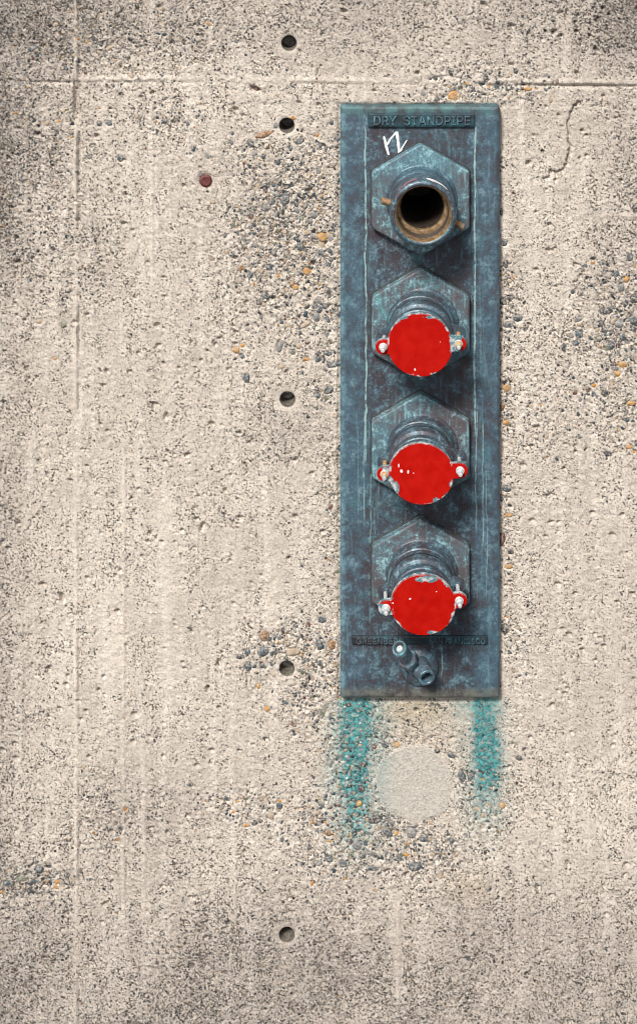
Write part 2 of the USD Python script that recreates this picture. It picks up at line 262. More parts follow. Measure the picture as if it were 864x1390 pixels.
def grains(scale, p):
    v = g.n('voronoi_texture', 'color', vector=PW, scale=scale, feature='f1', randomness=1.0); k = v.split('.')[0]
    r = g.n('separate_color', 'r', color=v); kk = r.split('.')[0]
    hit = g.mul(g.step(g.sub(r, p), -.03, .03, 1, 0), g.step(S(k + '.distance'), .40, .70, 1, 0))
    light = g.mul(g.step(r, .78, .82), g.step(S(k + '.distance'), .35, .6, 1, 0))
    return hit, g.ramp(S(kk + '.g'), GR), light, S(k + '.distance')
dens = g.add(g.mul(ex, .14), g.mul(di, .26), g.mul(g.sub(low, .5), .45), g.mul(g.sub(mid, .5), .75), g.mul(pa, -.25), g.mul(sk, -.32), g.mul(g.sub(st, .5), -.3), -.05)
h1, c1, l1, d1 = grains(360, g.add(dens, .085))
h2, c2, l2, d2 = grains(620, g.add(dens, .15))
n3 = g.noise(PW, 400, 2, .55)
h3 = g.step(g.add(n3, g.mul(dens, .30)),   .625, .672)
base = g.mix(g.mul(h3, .8), base, g.ramp(g.noise(P, 140, 3, .7), [(.3, (.02, .02, .024)), (.45, (.06, .065, .075)), (.55, (.10, .085, .07)), (.7, (.05, .035, .025))]))
base = g.mix(g.mul(l1, .5), base, (.72, .66, .58))
base = g.mix(g.mul(h2, .85), base, c2)
base = g.mix(g.mul(h1, .9), base, c1)
tf = g.mul(te, g.step(g.noise(P, 150, 4, .7), .32, .60, .35, 1.0))
base = g.mix(g.m('minimum', g.mul(tf, .95), .92), base, g.mix(g.step(g.noise(P, 300, 2), .35, .65), (.010, .095, .115), (.05, .32, .33)))
hh = g.add(g.mul(fine, .8), g.mul(g.noise(P, 900, 2), .4), g.mul(h1, -.8), g.mul(h2, -.6), g.mul(h3, -1.2), g.mul(l1, .5))
g.make('weathered_concrete', base_color=base, roughness=.92, specular_ior_level=.25, normal=g.bump(hh, .0014, .9))

wall = empty('concrete_wall')
tag(wall, label='weathered beige concrete wall with exposed pebbles, joints and tie holes behind the standpipe plate', category='wall')
ws = obj('wall_surface', (V, F), 'weathered_concrete', wall, smooth=True)
pv = UsdGeom.PrimvarsAPI(ws)
for k, arr in (('expo', expo), ('dirt_vignette', dirt_vignette), ('teal', np.clip(teal, 0, 1.2)), ('patch', pm), ('tan', np.clip(tan_stain, 0, 1)), ('skin', skin)):
    pv.CreatePrimvar(k, Sdf.ValueTypeNames.FloatArray, 'vertex').Set(Vt.FloatArray.FromNumpy(arr.astype(np.float32).ravel()))

STONE = [((.026, .042, .056), (.08, .105, .12)), ((.018, .020, .024), (.05, .053, .058)), ((.12, .125, .13), (.22, .22, .22)), ((.36, .15, .02), (.50, .28, .08)), ((.30, .22, .14), (.44, .36, .27)), ((.075, .03, .027), (.15, .065, .05)), ((.09, .10, .07), (.17, .185, .13)), ((.38, .36, .33), (.50, .47, .44)), ((.17, .075, .022), (.30, .15, .05))]
SN = ['blue_grey_stone', 'dark_stone', 'grey_stone', 'ochre_stone', 'tan_stone', 'red_brown_stone', 'olive_stone', 'pale_stone', 'brown_wood']
for nm, (ca, cb) in zip(SN, STONE):
    g = Graph(); P = g.pos(); n1 = g.noise(P, 190, 4, .65)
    c = g.mix(g.step(n1, .35, .65), ca, cb); dust = g.step(g.noise(P, 330, 4, .75), .47, .60, 0, .85)
    g.make(nm, base_color=g.mix(dust, c, (.36, .32, .28)), roughness=.7, normal=g.bump(n1, .0006, .5))
g = Graph(); g.make('mixed_small_stones', base_color=g.attr('stone', 'color'), roughness=.8)

ICO2, ICO1 = trimesh.creation.icosphere(2), trimesh.creation.icosphere(1)
def stone(p, ico):
    x, y, rx, ry, kind, rot = p
    v = np.array(ico.vertices); sd = int(x * 31 + y * 17) % 997
    v = v * (0.62 + .60 * meshkit.noise(v * 1.25 + sd, sd) + .2 * meshkit.noise(v * 2.7 + sd, sd + 3))[:, None]
    rz = max(1.0, .5 * min(rx, ry)); v *= [rx, ry, rz]
    c, s = math.cos(-rot), math.sin(-rot)
    u, w = v[:, 0] * c - v[:, 1] * s, v[:, 0] * s + v[:, 1] * c
    hc = height_at(x, y) + rz * (.26 if max(rx, ry) > 3 else .12) + (.9 if rx > 7.5 and kind in (OCHRE, WOOD, RED, TAN) else 0)
    return np.stack([(x + u - PX0) / 1000, -(hc + v[:, 2]) / 1000, EYE - (y - w - PY0) / 1000], 1)
for p in BIG: obj('wood_chip' if p[4] == WOOD and p[2] > 10 else 'pebble', (stone(p, ICO2 if max(p[2], p[3]) > 3.4 else ICO1), ICO2.faces if max(p[2], p[3]) > 3.4 else ICO1.faces), SN[p[4]], wall, smooth=True)
vs, fs, cs = [], [], []
for n, p in enumerate(SMALL):
    v = stone(p, ICO1); vs.append(v); fs.append(ICO1.faces + n * len(v)); t = rng.random()
    cs.append(np.tile(np.array(STONE[p[4]][0]) * (1 - t) + np.array(STONE[p[4]][1]) * t, (len(v), 1)))
sm = obj('small_pebbles', (np.vstack(vs), np.vstack(fs)), 'mixed_small_stones', wall, smooth=True)
tag(sm, kind='stuff')
UsdGeom.PrimvarsAPI(sm).CreatePrimvar('stone', Sdf.ValueTypeNames.Color3fArray, 'vertex').Set(Vt.Vec3fArray.FromNumpy(np.vstack(cs).astype(np.float32)))

# ------------------------------------------------------------------ shapes in a frame of millimetres: u right, v up, w out of the wall
def frame(o, tip=None):
    """Origin o and the axes of a part whose w axis runs from o to tip (straight out of the wall when there is none)."""
    w = np.array([0, -1.0, 0]) if tip is None else (tip - o) / np.linalg.norm(tip - o)
    u = np.cross([0, 0, 1.0], -w) * -1; u = np.cross(w, [0, 0, 1.0]); u = -u if u[0] < 0 else u; u /= np.linalg.norm(u)
    v = np.cross(w, u); return o, np.stack([u, v, w])
def put(mesh, fr):
    if hasattr(mesh, 'to_mesh'):
        q = mesh.to_mesh(); v, f = np.array(q.vert_properties[:, :3], float), np.array(q.tri_verts)
    else: v, f = np.array(mesh[0], float) if isinstance(mesh, tuple) else np.array(mesh.vertices), np.array(mesh[1] if isinstance(mesh, tuple) else mesh.faces)
    return fr[0] + (v / 1000) @ fr[1], f
def lathe(profile, n=96):
    """(r, w) pairs turned about the w axis; goes outward in w on the outside."""
    pr = np.array(profile, float); an = np.linspace(0, 2 * np.pi, n, endpoint=False); k = len(pr)
    v = np.stack([pr[None, :, 0] * np.cos(an)[:, None], pr[None, :, 0] * np.sin(an)[:, None], np.broadcast_to(pr[:, 1], (n, k))], -1).reshape(-1, 3)
    f = []
    for i in range(n):
        j = (i + 1) % n
        for t in range(k - 1): f += [[i * k + t, j * k + t, j * k + t + 1], [i * k + t, j * k + t + 1, i * k + t + 1]]
    return v, np.array(f)
def arc(r0, w0, r1, w1, bulge, n=6):
    t = np.linspace(0, 1, n)[:, None]; a, b = np.array([r0, w0], float), np.array([r1, w1], float); nrm = np.array([b[1] - a[1], a[0] - b[0]])
    return [tuple(x) for x in a + (b - a) * t + nrm * bulge * np.sin(np.pi * t)]
def layers(poly, w0, w1, b, steps=4):
    """A convex outline as a slab whose front edge is rounded by b."""
    pts = []
    for t in np.linspace(0, math.pi / 2, steps):
        q = poly.buffer(-b * (1 - math.cos(t)), join_style=1, quad_segs=6) if t > 0 else poly
        pts.append(np.column_stack([np.array(q.exterior.coords)[:-1], np.full(len(q.exterior.coords) - 1, w1 - b + b * math.sin(t))]))
    pts.append(np.column_stack([np.array(poly.exterior.coords)[:-1], np.full(len(poly.exterior.coords) - 1, w0)]))
    return m3.Manifold.hull_points(np.vstack(pts))
def rough(man, edge, amp, scale, seed=3):
    """The slab cut fine and made as uneven as a casting."""
    q = man.refine_to_length(edge).to_mesh(); v, f = np.array(q.vert_properties[:, :3], float), np.array(q.tri_verts)
    v += amp * np.stack([meshkit.fbm(v / scale + k * 37, 3, seed + k) - .5 for k in range(3)], 1) * 2
    return v, f
def box_poly(x0, y0, x1, y1, r): return Polygon([(x0, y0), (x1, y0), (x1, y1), (x0, y1)]).buffer(-r).buffer(r, quad_segs=5)
def cyl(r, w0, w1, n=24, ch=.8): return lathe([(0, w0), (r, w0), (r, w1 - ch), (r - ch, w1), (0, w1)], n)

# ------------------------------------------------------------------ bronze
HEXY = [271.5, 441.0, 611.0, 781.0]
def bronze(name, warm=.5, pale=.5, tealish=.4, plate=False, rough_=.55, shine=.12, tint=(1, 1, 1)):
    g = Graph(); P = g.pos(); x, y, z = g.xyz(P)
    low, mid, fine = g.noise(P, 9, 4, .6), g.noise(P, 55, 6, .7, .3), g.noise(P, 260, 4, .65)
    sv = g.noise(g.scaled(P, (150, 150, 14)), 1.0, 5, .68, .2)
    dens = g.add(g.mul(low, .45), g.mul(mid, .55))
    c = g.mix(g.step(dens, .39, .60), (.056, .047, .058), (.052, .103, .140))
    if plate:      # browner down the middle, bluer on both sides
        inner = g.mul(g.step(g.m('absolute', g.sub(x, .1385)), .052, .082, 1, 0), g.step(mid, .32, .60, .95, .2))
        side = g.mul(g.step(g.m('absolute', g.sub(x, .1375)), .066, .082), g.step(mid, .36, .58, .15, .75))
        c = g.mix(side, c, (.068, .124, .168))
        c = g.mix(inner, c, (.046, .038, .046))
        c = g.mix(g.step(z, .62, .52, 0, .35), c, (.035, .055, .08)) if False else c
    c = g.mix(g.step(g.add(g.mul(mid, .6), g.mul(fine, .4)), .50, .66, 0, pale), c, (.20, .31, .36))
    c = g.mix(g.step(sv, .53, .70, 0, .55 * pale + .1), c, (.145, .29, .345))
    c = g.mix(g.step(g.noise(P, 20, 5, .7, .6), .56, .70, 0, tealish), c, (.055, .215, .235))
    c = g.mix(g.step(g.noise(g.scaled(P, (1, 1, .5), (3, 1, 7)), 30, 5, .72), .56, .72, 0, warm), c, (.055, .038, .034))
    c = g.mix(g.step(g.noise(P, 520, 3, .7), .62, .74, 0, .65), c, (.20, .34, .37))
    c = g.mix(g.step(fine, .28, .42, .55, 0), c, (.022, .026, .032))
    if plate:
        def drip(px, y0, y1, w, wob, amt, c, col=(.30, .46, .45)):
            X, Z0, Z1 = at(px, y0, 14)[0], at(px, y0, 14)[2], at(px, y1, 14)[2]
            k = g.noise(g.scaled(P, (0, 0, 1), (px, 0, 0)), 11, 4, .6)
            dd = g.m('absolute', g.sub(g.sub(x, X), g.mul(g.sub(k, .5), wob)))
            wid = g.mul(g.step(g.noise(g.scaled(P, (0, 0, 1), (px + 5, 0, 0)), 70, 3), .3, .7, .45, 1.15), w)
            q = g.n('map_range', 'result', range_type='smoothstep', value=dd, from_min=wid, from_max=g.mul(wid, .45), to_min=0.0, to_max=amt)
            q = g.mul(q, g.step(z, Z1 - .002, Z1 + .03), g.step(z, Z0, Z0 + .003, 1, 0), g.step(g.noise(P, 90, 4, .75), .36, .52, .15, 1))
            return g.mix(q, c, col)
        c = drip(496.5, 174, 640, .0018, .014, .95, c); c = drip(644.5, 174, 600, .0018, .009, .95, c)
        for a in [(646, 560, 730, .0014, .010, .6), (655, 575, 760, .0013, .012, .65), (660, 640, 820, .0011, .012, .4), (494, 560, 720, .0015, .010, .65), (503, 600, 760, .0012, .014, .45), (486, 580, 720, .0010, .012, .35), (599, 880, 925, .0013, .02, .8), (514, 640, 700, .0010, .012, .45), (652, 420, 520, .0010, .012, .35), (508, 690, 790, .0010, .012, .35)]: c = drip(*a, c)
        c = drip(564, 346, 366, .008, .01, .7, c, (.05, .26, .26)); c = drip(571, 346, 362, .004, .01, .8, c, (.08, .36, .36))
        # rim: top band green, left arris crusted pale, foot dusty
        zt, zb, xl = at(0, 152, 14)[2], at(0, 938, 14)[2], at(471, 0, 14)[0]
        c = g.mix(g.mul(g.step(z, zt - .009, zt + .004), g.step(mid, .35, .62, .15, .85)), c, (.07, .16, .16))
        c = g.mix(g.mul(g.step(x, xl, xl - .006), g.step(g.noise(P, 110, 5, .75), .46, .60, .1, .8)), c, (.15, .29, .34))
        c = g.mix(g.mul(g.step(z, zb + .008, zb - .003), g.step(mid, .35, .6, .1, .75)), c, (.18, .165, .12))
        hb = g.add(g.mul(mid, 1.0), g.mul(fine, .5))
    c = g.mix(1.0, c, tint, 'multiply')
    if not plate: hb = g.add(g.mul(mid, .8), g.mul(fine, .5))
    g.make(name, base_color=c, metallic=shine, roughness=g.step(fine, .3, .7, rough_ - .1, rough_ + .18), normal=g.bump(hb, .0012, .45))
bronze('plate_bronze', .65, .66, .22, True, .55, .12, (.92, .92, .93))
bronze('flange_bronze', .15, .95, .4, False, .55, .12, (1.62, 1.66, 1.52))
bronze('barrel_bronze', .25, .95, .6, False, .42, .25)
bronze('dark_bronze', .2, .7, .8, False, .45, .2, (1.25, 1.35, 1.35))
bronze('worn_letter_bronze', .1, .8, .7, False, .45, .2, (1.25, 1.45, 1.4))
bronze('strip_bronze', .2, .15, .8, False, .5, .2, (.42, .62, .62))
def plain(name, ca, cb, rgh, met, scale=220, bumpd=.0005):
    g = Graph(); P = g.pos(); n1 = g.noise(P, scale, 4, .65)
    g.make(name, base_color=g.mix(g.step(n1, .38, .62), ca, cb), roughness=rgh, metallic=met, normal=g.bump(n1, bumpd, .5))
plain('bore_brass', (.26, .16, .08), (.46, .33, .20), .4, .6)
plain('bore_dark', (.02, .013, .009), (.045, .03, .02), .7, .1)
plain('shadow_gap_dark', (.022, .026, .028), (.05, .052, .05), .8, 0)  # near-black colour standing in for the shadow gap round the hexagons
plain('rusty_brass', (.34, .15, .04), (.09, .11, .10), .6, .2, 210)
plain('bolt_steel', (.66, .67, .67), (.40, .45, .47), .4, .25)
plain('rusted_bolt', (.45, .22, .05), (.55, .40, .22), .6, .2)
plain('white_paint', (.80, .80, .80), (.68, .68, .69), .6, 0)
g = Graph(); P = g.pos(); n1 = g.noise(g.scaled(P, (1, 1, .35)), 420, 4, .7)
g.make('worn_white_paint', base_color=g.mix(g.step(n1, .56, .64), (.80, .80, .80), (.17, .21, .25)), roughness=.6)
plain('old_pink_paint', (.40, .10, .13), (.25, .16, .20), .6, 0)
plain('hole_mortar', (.07, .062, .052), (.17, .15, .12), .9, 0, 260, .001)
plain('hole_plug_grey', (.13, .125, .12), (.34, .32, .29), .9, 0, 200, .001)
plain('rust_red', (.085, .022, .022), (.16, .05, .045), .75, .1, 300, .001)

# ------------------------------------------------------------------ tie holes and the rusted bar end in the wall
for k, (hx, hy) in enumerate(HOLES):
    o = at(hx, hy, 0); fr = frame(o); dep = [30, 40, 26, 22, 32][k]; hw = -1.4
    th = obj('tie_hole', put(lathe([(RH + .25, hw + .5), (RH + .1, hw - .2), (RH - .6, hw - 3), (RH - 1.2, -dep * .6), (RH - 1.5, -dep)], 48), fr), 'hole_mortar', wall, smooth=40)
    pl = lathe([(RH - 1.4, -dep + 1.5), (RH - 3, -dep + 3.4), (3.5, -dep + 4.2), (2.6, -dep + 2.6), (0, -dep + 2.2)], 40)
    obj('mortar_plug', put((pl[0] + .5 * (meshkit.noise(pl[0] / 2.5, k)[:, None] - .5), pl[1][:, ::-1]), fr), 'hole_plug_grey', th, smooth=40)
bl_ = lathe([(BOLT[2], -6), (BOLT[2], .8), (BOLT[2] - 1.3, 2.2), (5.2, 2.8), (4.6, 1.6), (0, 1.2)], 40)
tag(obj('rusted_bar_end', put((bl_[0] + .7 * (meshkit.fbm(bl_[0] / 3, 2, 5)[:, None] - .5), bl_[1]), frame(at(BOLT[0], BOLT[1], -1.2))), 'rust_red', wall, smooth=50), label='rusty red round bar end set in the wall')

# ------------------------------------------------------------------ the standpipe plate
sp = empty('standpipe_panel')
tag(sp, label='tall blue-green bronze dry standpipe plate with one open outlet and three red caps', category='standpipe')
T = 14.0                                                                       # the plate's thickness
def local(px, py, h): return np.array([(px - 570.0) * k_at(h), (py - 546.0) * -k_at(h)])
fr0 = frame(at(570, 546, T)); fr0 = (fr0[0] + np.array([0, T / 1000, 0]), fr0[1])   # w = 0 on the wall
def L(px, py, h):
    p = (at(px, py, h) - fr0[0]) * 1000; return float(p[0]), float(p[2])
a, b = L(461.5, 949.5, T), L(678.5, 143.5, T)
bc = L(570.8, 271.5, 27)
plate = obj('back_plate', put(rough(layers(box_poly(a[0], a[1], b[0], b[1], 4), -3, T, 5.5, 5) - m3.Manifold.cylinder(60, 38, 38, 96).translate([bc[0], bc[1], -20]), 3.2, .5, 26), fr0), 'plate_bronze', sp, smooth=True if False else 40)

def strip(x0, y0, x1, y1, h): 
    a, b = L(x0, y1, h), L(x1, y0, h)
    return rough(layers(box_poly(a[0], a[1], b[0], b[1], 1.2), T - 2, h, 1.6, 3), 2.5, .2, 9, 8)
def letters(text, x0, yb, x1, cap, h, depth=1.5, bold=False, worn=()):
    o = L(x0, yb, h); e = L(x1, yb, h); t = meshkit.text_mesh(text, cap, depth + .6, bold); v = np.array(t.vertices); v[:, 0] -= v[:, 0].min(); v[:, 0] *= (e[0] - o[0]) / v[:, 0].max()
    v[:, 2] -= .6; v += [o[0], o[1], h]; v[:, :2] += .25 * np.stack([meshkit.noise(v / 5 + 3 * k, k) - .5 for k in range(2)], 1)
    return v, np.array(t.faces)
ns = obj('name_strip', put(strip(499, 153.5, 644, 172.5, T + 4), fr0), 'strip_bronze', sp, smooth=40)
obj('lettering', put(letters('DRY  STANDPIPE', 507, 169, 637, 12.0, T + 4, 2.2), fr0), 'worn_letter_bronze', ns, smooth=False)
ms = obj('maker_strip', put(strip(477, 864, 662, 875.5, T + 3), fr0), 'strip_bronze', sp, smooth=40)
obj('lettering', put(letters('GREENBERG', 483, 873.6, 548, 7.6, T + 3, 1.8, True), fr0), 'worn_letter_bronze', ms, smooth=False)
obj('lettering', put(letters('SAN FRANCISCO', 582, 873.6, 658, 7.4, T + 3, 1.6, True), fr0), 'worn_letter_bronze', ms, smooth=False)

def stroke(pts, w, h, seed):
    """A painted stroke as a thin flat ribbon on a face at height h."""
    p = np.array([L(*q, h) for q in pts]); t = np.linspace(0, 1, len(p)); tt = np.linspace(0, 1, 24)
    p = np.stack([np.interp(tt, t, p[:, k]) for k in range(2)], 1); d = np.gradient(p, axis=0); d /= np.linalg.norm(d, axis=1)[:, None]; nn = np.stack([-d[:, 1], d[:, 0]], 1)
    ww = w * np.interp(tt, [0, .15, .5, .9, 1], [.65, 1, .95, .85, .5]) * (.8 + .4 * meshkit.noise(np.stack([tt * 7, tt * 0 + seed, tt * 0], 1), seed))
    v = np.vstack([np.column_stack([p + nn * ww[:, None], np.full(24, h)]), np.column_stack([p - nn * ww[:, None], np.full(24, h)])]); i = np.arange(23)
    return v, np.vstack([np.stack([i, i + 24, i + 25], 1), np.stack([i, i + 25, i + 1], 1)])
for k, s in enumerate([([(520.7, 184.5), (523, 195), (527.2, 210)], 1.9), ([(524.3, 197), (530, 187.5), (538.2, 178.5)], 1.4), ([(538, 178), (540, 192), (541.5, 209.5)], 2.0), ([(541.5, 208), (546, 199), (552, 189.5)], 1.1)]):
    obj('white_paint_stroke', put(stroke(s[0], s[1], T + .75 + .06 * k, k), fr0), 'worn_white_paint', plate, smooth=False)

# four outlets: hexagonal flange, barrel, then either the open swivel or a bolted red cap
HH = 27.0                                                                       # front of the hexagons
CAPF = 98.0
caps = [None, ((569.5, 468.5), (519.5, 473.0), (622.0, 465.5)), ((571.5, 643.5), (521.5, 645.5), (624.0, 638.0)), ((574.0, 821.5), (523.5, 827.0), (623.0, 815.5))]
OUT = [((574.2, 290.5), 92.0)] + [(c[0], CAPF) for c in caps[1:]]
def red_paint(name, center, radius, bare, flecks):
    g = Graph(); P = g.pos()
    n1, n2 = g.noise(P, 150, 4, .7), g.noise(P, 75, 3, .6)
    dist = g.n('vector_math', 'value', math_type='distance', vector1=P, vector2=tuple(center)) if False else g.n('vector_math', 'value', vector_math_type='distance', vector1=P, vector2=tuple(center)) if False else None
    x, y, z = g.xyz(P)
    def dd(c, sx=1.0, sz=1.0):
        a, b = g.mul(g.sub(x, float(c[0])), 1 / sx), g.mul(g.sub(z, float(c[2])), 1 / sz)
        return g.m('sqrt', g.add(g.mul(a, a), g.mul(b, b)))
    wob = g.mul(g.sub(n2, .5), .014)
    rim = g.mul(g.step(g.add(dd(center), g.mul(g.sub(g.noise(P, 100, 3, .6), .5), .008), g.mul(wob, .55)), radius - .0013, radius - .0006), g.step(dd(center), radius + .0022, radius + .0006), g.step(g.noise(P, 48, 2, .5), .50, .58))
    side = g.step(S(g.n('separate_xyz', 'y', vector=g.n('geometry', 'true_normal'))), -.55, -.75, 1, 0)
    m = g.m('maximum', rim, side)
    for c, r, sx, sz in bare: m = g.m('maximum', m, g.step(g.add(dd(c, sx, sz), g.mul(g.sub(n1, .5), .012)), r, r - .0012))
    metal = g.mix(g.step(n1, .42, .58), (.07, .17, .20), (.44, .45, .46))
    w = None
    col = g.mix(m, g.mix(g.step(n2, .35, .7), (.345, .003, .0008), (.40, .005, .0015)), metal)
    col = g.mix(g.step(g.noise(g.scaled(P, (1, 1, .6)), 70, 5, .75), .55, .75, 0, .35), col, (.20, .004, .004))
    for c, r, sx, sz in flecks: col = g.mix(g.step(g.add(dd(c, sx, sz), g.mul(g.sub(n1, .5), .006)), r, r - .0008), col, (.75, .72, .72))
    g.make(name, base_color=col, roughness=g.step(n2, .3, .7, .48, .62), specular_ior_level=.14, normal=g.bump(g.add(g.mul(n1, .4), g.mul(m, -.6)), .0006, .5))
for k in range(4):
    hc = L(570.8, HEXY[k], HH); ks = k_at(HH)
    hexa = Polygon([(76.5 * ks * math.sin(i * math.pi / 3), 76.5 * ks * math.cos(i * math.pi / 3)) for i in range(6)]).buffer(-6).buffer(6, quad_segs=6)
    hexa = Polygon([(x + hc[0], y + hc[1]) for x, y in hexa.exterior.coords])
    (tx, ty), hf = OUT[k]; q0, q1 = at(570.8, HEXY[k], HH), at(tx, ty, hf)
    neck = hexa.buffer(-2.6, join_style=1)
    slab = layers(hexa, T + 2.2, HH, 2.6, 4) + m3.Manifold.hull_points(np.vstack([np.column_stack([np.array(neck.exterior.coords), np.full(len(neck.exterior.coords), w)]) for w in (T - 2, T + 3)]))
    if k == 0: slab = slab - m3.Manifold.cylinder(60, 38, 38, 96).translate([hc[0], hc[1], -10])
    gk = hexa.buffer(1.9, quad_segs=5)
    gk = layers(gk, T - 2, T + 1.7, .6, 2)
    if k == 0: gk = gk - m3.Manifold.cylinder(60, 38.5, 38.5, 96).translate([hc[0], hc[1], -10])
    hx = obj('hex_flange', put(rough(slab, 3.0, .35, 18, 20 + k), fr0), 'flange_bronze', sp, smooth=40)
    obj('shadow_gap_slab', put(rough(gk, 3.0, .5, 7, 50 + k), fr0), 'shadow_gap_dark', hx, smooth=40)  # added dark slab, draws the shadow gap as an outline round the flange
    base = at(570.8, HEXY[k], HH); tip = at(tx, ty, hf); fr = frame(base, tip); n = float(np.linalg.norm(tip - base) * 1000)
    if k == 0:
        pro = [(50, -4), (49, -.2)] + arc(48.4, .3, 44.6, 3, -.14) + [(43.6, 8), (43.6, 20), (42.6, 21), (42.6, 24)]
        br = obj('barrel', put(lathe(pro, 128), fr), 'barrel_bronze', sp, smooth=40)
        R = 43.0
        ring = [(R - 2, 22), (R, 23.5), (R + .6, 25), (R + .6, n - 8)] + arc(R + .6, n - 5, R - 2.4, n - .4, .16, 6) + arc(R - 2.4, n - .4, R - 6.2, n - 1.0, .2, 5)
        sr = obj('swivel_ring', put(lathe(ring, 128), fr), 'barrel_bronze', br, smooth=40)
        lip = [(R - 6.2, n - 1.0), (R - 7.2, n - 2.0), (R - 8.9, n - 6), (R - 9.6, n - 8.5)]
        obj('brass_lip', put(lathe(lip, 128), fr), 'bore_brass', br, smooth=40)
        thr = [(R - 9.6, n - 8.5)]
        for i in range(6): thr += [(R - 8.2, n - 9.5 - 2.6 * i), (R - 9.8, n - 10.8 - 2.6 * i)]
        thr += [(R - 8, n - 27), (R - 8, n - 29.5)]
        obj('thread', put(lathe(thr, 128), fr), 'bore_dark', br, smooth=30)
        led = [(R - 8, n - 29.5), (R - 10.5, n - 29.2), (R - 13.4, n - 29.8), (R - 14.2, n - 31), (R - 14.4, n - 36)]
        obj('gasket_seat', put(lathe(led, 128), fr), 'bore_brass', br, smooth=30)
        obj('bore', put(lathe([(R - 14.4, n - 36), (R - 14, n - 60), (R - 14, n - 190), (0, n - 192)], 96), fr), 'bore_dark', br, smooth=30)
        for (px, py, rr, ln) in ((517.5, 272.0, 4.8, 1), (629.0, 308.0, 4.8, 1)):
            p1 = at(px, py, 70); c0 = base + (tip - base) * .66; dirn = (p1 - c0); ff = frame(c0 + dirn * .72, p1); l2 = float(np.linalg.norm(dirn) * 280)
            lug = obj('pin_lug', put(lathe([(rr + 1.2, -4), (rr + .8, 2), (rr, 5), (rr, l2 - 1), (rr - 1.2, l2), (rr * .45, l2 + .2), (rr * .4, l2 - 1), (0, l2 - 1)], 28), ff), 'rusty_brass', br, smooth=35)
        # old paint left on the ring: white loop and red strokes
        def onring(a0, a1, w0, w1, lift=.35):
            an = np.linspace(a0, a1, 18); ws_ = np.linspace(w0, w1, 18); half = 1.5 + .8 * np.sin(np.linspace(0.3, 2.9, 18))
            def pt(a, w): 
                r = np.interp(w, [n - 7, n - 6, n - 3.2, n - .4], [R + .6, R + .6, R + .2, R - 2.4]) + lift
                return np.stack([r * np.cos(a), r * np.sin(a), w + .2], -1)
            v = np.vstack([pt(an, ws_ - half), pt(an, ws_ + half)]); i = np.arange(17)
            return v, np.vstack([np.stack([i, i + 18, i + 19], 1), np.stack([i, i + 19, i + 1], 1)])
        r_ = math.radians
        for a0, a1, w0, w1 in ((84, 44, n - 12, n - 6), (46, 68, n - 4, n - 3.5), (84, 68, n - 9, n - 3.5)): obj('white_paint_smear', put(onring(r_(a0), r_(a1), w0, w1), fr), 'white_paint', sr, smooth=True)
        for a0, a1, w0, w1 in ((120, 100, n - 8, n - 9), (138, 128, n - 4, n - 3.5), (128, 118, n - 3.5, n - 7)): obj('red_paint_smear', put(onring(r_(a0), r_(a1), w0, w1), fr), 'old_pink_paint', sr, smooth=True)
        continue
    cpx, lpx, rpx = caps[k]
    pro = [(51, -4), (50, -.3)] + arc(49.5, .3, 45.8, 3.2, -.14) + [(45, 8), (44.6, 16), (43.2, 17), (43.2, 26)]
    br = obj('barrel', put(lathe(pro, 128), fr), 'barrel_bronze', sp, smooth=40)
    R = 42.2
    obj('swivel_ring', put(lathe([(42, 25), (R, 25.6), (R + .8, 27), (R + .8, 37)] + arc(R + .8, 37, R - 2, 40.5, .15) + [(38.2, 41.5), (38.2, 47), (39.4, 48), (39.4, 54), (38, 55), (38, n - 5)], 128), fr), 'barrel_bronze', br, smooth=40)
    C = tip
    def rel(px): 
        p = at(px[0], px[1], CAPF + 1); q = (fr[1] @ (p - C)) * 1000; return q[0], q[1]
    le, re = rel(lpx), rel(rpx)
    # rear ears on the swivel ring, which the bolts pass through
    sl = lambda c, r, w0, w1: m3.Manifold.cylinder(w1 - w0, r, r, 40).translate([c[0], c[1], w0])
    for e in (le, re):
        h_ = m3.Manifold.batch_hull([sl((e[0] * 1.02, e[1] - 1), 9.2, 29, 36), sl((e[0] * .70, e[1] * .8), 13, 29, 36)]) - sl((0, 0), 42.4, 15, 50)
        obj('ring_ear', put(rough(h_, 3, .25, 9, 40 + k), fr), 'barrel_bronze', br, smooth=40)
    th_ = 5.5
    rad = 40.9
    def capbody(r, er, w0, w1):
        m = m3.Manifold.cylinder(w1 - w0, r, r, 120).scale([1.025, 1.0 if k == 1 else .965, 1]).translate([0, 0, w0])
        for e in (le, re): m = m + m3.Manifold.batch_hull([sl(e, er, w0, w1), sl((e[0] * .70, e[1] * .72), er + .3, w0, w1)])
        return m
    cb = capbody(rad, 9.9, n - th_, n - .8) + capbody(rad - .8, 9.1, n - th_, n)
    bare, fl = [], []
    ea = lambda px, h=CAPF: at(px[0], px[1], h)
    if k == 1: bare = [(ea((617, 459)), .0085, 1, 1), (ea((617, 470)), .009, .8, 1.2), (ea((545, 431)), .0035, 2.2, .7), (ea((585, 430)), .003, 3, .6), (ea((524, 492)), .0035, .7, 1.5), (ea((611, 491)), .003, .7, 1.6)]; fl = [(ea((563, 501.5)), .0016, .8, 1.2), (ea((597, 463)), .0007, 1, 1)]
    if k == 2: bare = [(ea((526, 655)), .0075, 1.1, 1.1), (ea((536, 664)), .0065, .8, 1.5), (ea((523, 640)), .005, 1, 1), (ea((592, 678)), .0042, 1.3, .8), (ea((612, 656)), .0038, .7, 1.4), (ea((550, 603)), .003, 2.5, .6)]; fl = [(ea((541, 633)), .0022, .55, 1.5), (ea((544.5, 640)), .0018, .8, 1.1), (ea((553.5, 641)), .0020, .6, 1.4), (ea((561, 642.5)), .0007, 1, 1), (ea((551, 634)), .0008, 1, 1)]
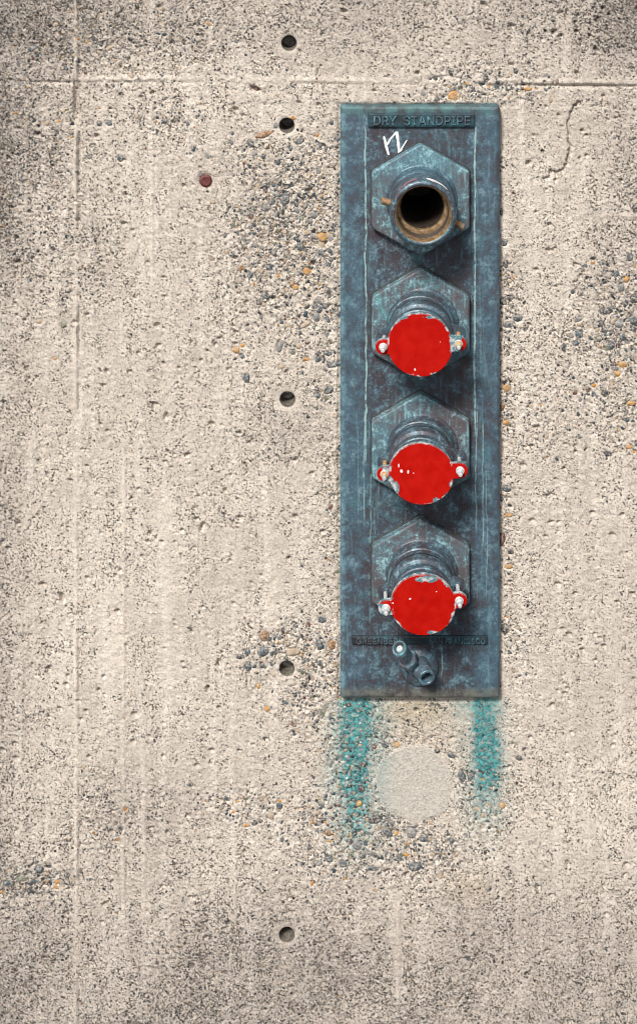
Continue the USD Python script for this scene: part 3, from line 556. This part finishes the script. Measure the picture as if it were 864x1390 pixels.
    if k == 3: bare = [(ea((578, 786)), .0055, 2.9, .75), (ea((519, 829)), .0075, 1, 1.1), (ea((526, 834)), .007, 1, .8), (ea((530, 812)), .003, .7, 1.8), (ea((588, 858)), .0035, 2.2, .7), (ea((540, 848)), .003, 1, 1.2)]; fl = [(ea((556, 813)), .001, 1, 1), (ea((533, 819)), .0008, 1, 1), (ea((592, 803)), .0006, 1, 1)]
    red_paint(f'chipped_red_paint_{k:03d}', C, rad / 1000, bare, fl)
    cap = obj('cap', put(cb, fr), f'chipped_red_paint_{k:03d}', sp, smooth=35)
    tag(cap, label=['', 'red cap with bare right ear, uppermost of the three', 'red cap with white flecks, middle of the three', 'red cap with a silver chip on its top edge, lowest of the three'][k])
    for side, e in (('l', le), ('r', re)):
        rusty = (k == 1 and side == 'r') or (k == 2 and side == 'l')
        def bolt(w0, w1, r, sides, ch=.7):
            v, f = lathe([(0, w0), (r, w0), (r, w1 - ch), (r - ch, w1), (0, w1)], sides); v[:, 0] += e[0]; v[:, 1] += e[1]; return v, f
        obj('bolt', put(bolt(n - 47, n + 13.5, 2.6, 20), fr), 'bolt_steel', cap, smooth=35)
        if rusty: obj('rusty_sleeve', put(bolt(n - 46.5, n - 8, 2.9, 20), fr), 'rusted_bolt', cap, smooth=35)
        v, f = bolt(n + .05, n + 1.3, 5.6, 24, .4); obj('washer', put((v, f), fr), 'bolt_steel', cap, smooth=35)
        v, f = bolt(n + 1.2, n + 5.8, 4.7, 6, .6); obj('nut', put((v, f), fr), 'rusted_bolt' if rusty else 'bolt_steel', cap, smooth=25)

# drain valve at the foot of the plate
dv0 = at(569, 905, T)
fl_ = lathe([(26, -3), (25.4, 2.2), (24, 3.6)] + arc(24, 3.6, 11, 10, .10, 6) + [(0, 12)], 64)
dv = obj('drain_valve', put(fl_, frame(dv0)), 'dark_bronze', sp, smooth=40)
b1 = at(579.3, 921, T + 34); b0 = b1 + np.array([-.006, .032, .006])
body = m3.Manifold.batch_hull([m3.Manifold.sphere(11, 40).translate([0, 0, 6]), m3.Manifold.sphere(8.5, 40).translate([3, -3, 15])])
obj('valve_body', put(body, frame(at(565, 900, T + 2))), 'dark_bronze', dv, smooth=40)
ff = frame(b0, b1); n = float(np.linalg.norm(b1 - b0) * 1000)
obj('spout', put(lathe([(9, 0), (8.6, n * .5), (8.8, n - 11), (11.2, n - 10), (10.9, n - 8), (11.5, n - 7), (10.9, n - 5.5), (11.5, n - 4.2), (11.3, n - 1), (10.5, n), (8.2, n), (7.4, n - 1), (7.1, n - 16), (0, n - 17)], 56), ff), 'dark_bronze', dv, smooth=30)
s0, s1 = at(560, 904, T + 8), at(541.2, 879.8, T + 40)
ff = frame(s0, s1); n = float(np.linalg.norm(s1 - s0) * 1000)
m_ = n * .30
v, f = lathe([(0, m_), (12.6, m_), (13.8, m_ + 1.2), (13.8, m_ + 7), (12.4, m_ + 8.5), (0, m_ + 8)], 6); obj('hex_nut', put((v, f), ff), 'dark_bronze', dv, smooth=25)
obj('stem_housing', put(lathe([(9.5, -4), (9.5, m_ + 9), (8.3, m_ + 11), (8.3, n - 9), (9.9, n - 7.5), (9.9, n - .8), (9.2, n), (7.6, n), (6.8, n - 1), (5.7, n - 5), (0, n - 5)], 48), ff), 'dark_bronze', dv, smooth=30)
obj('stem', put(lathe([(4.0, n - 6), (4.0, n - 2), (2.8, n - 1), (1.4, n - 1), (1.2, n - 3), (0, n - 3)], 24), ff), 'bolt_steel', dv, smooth=30)
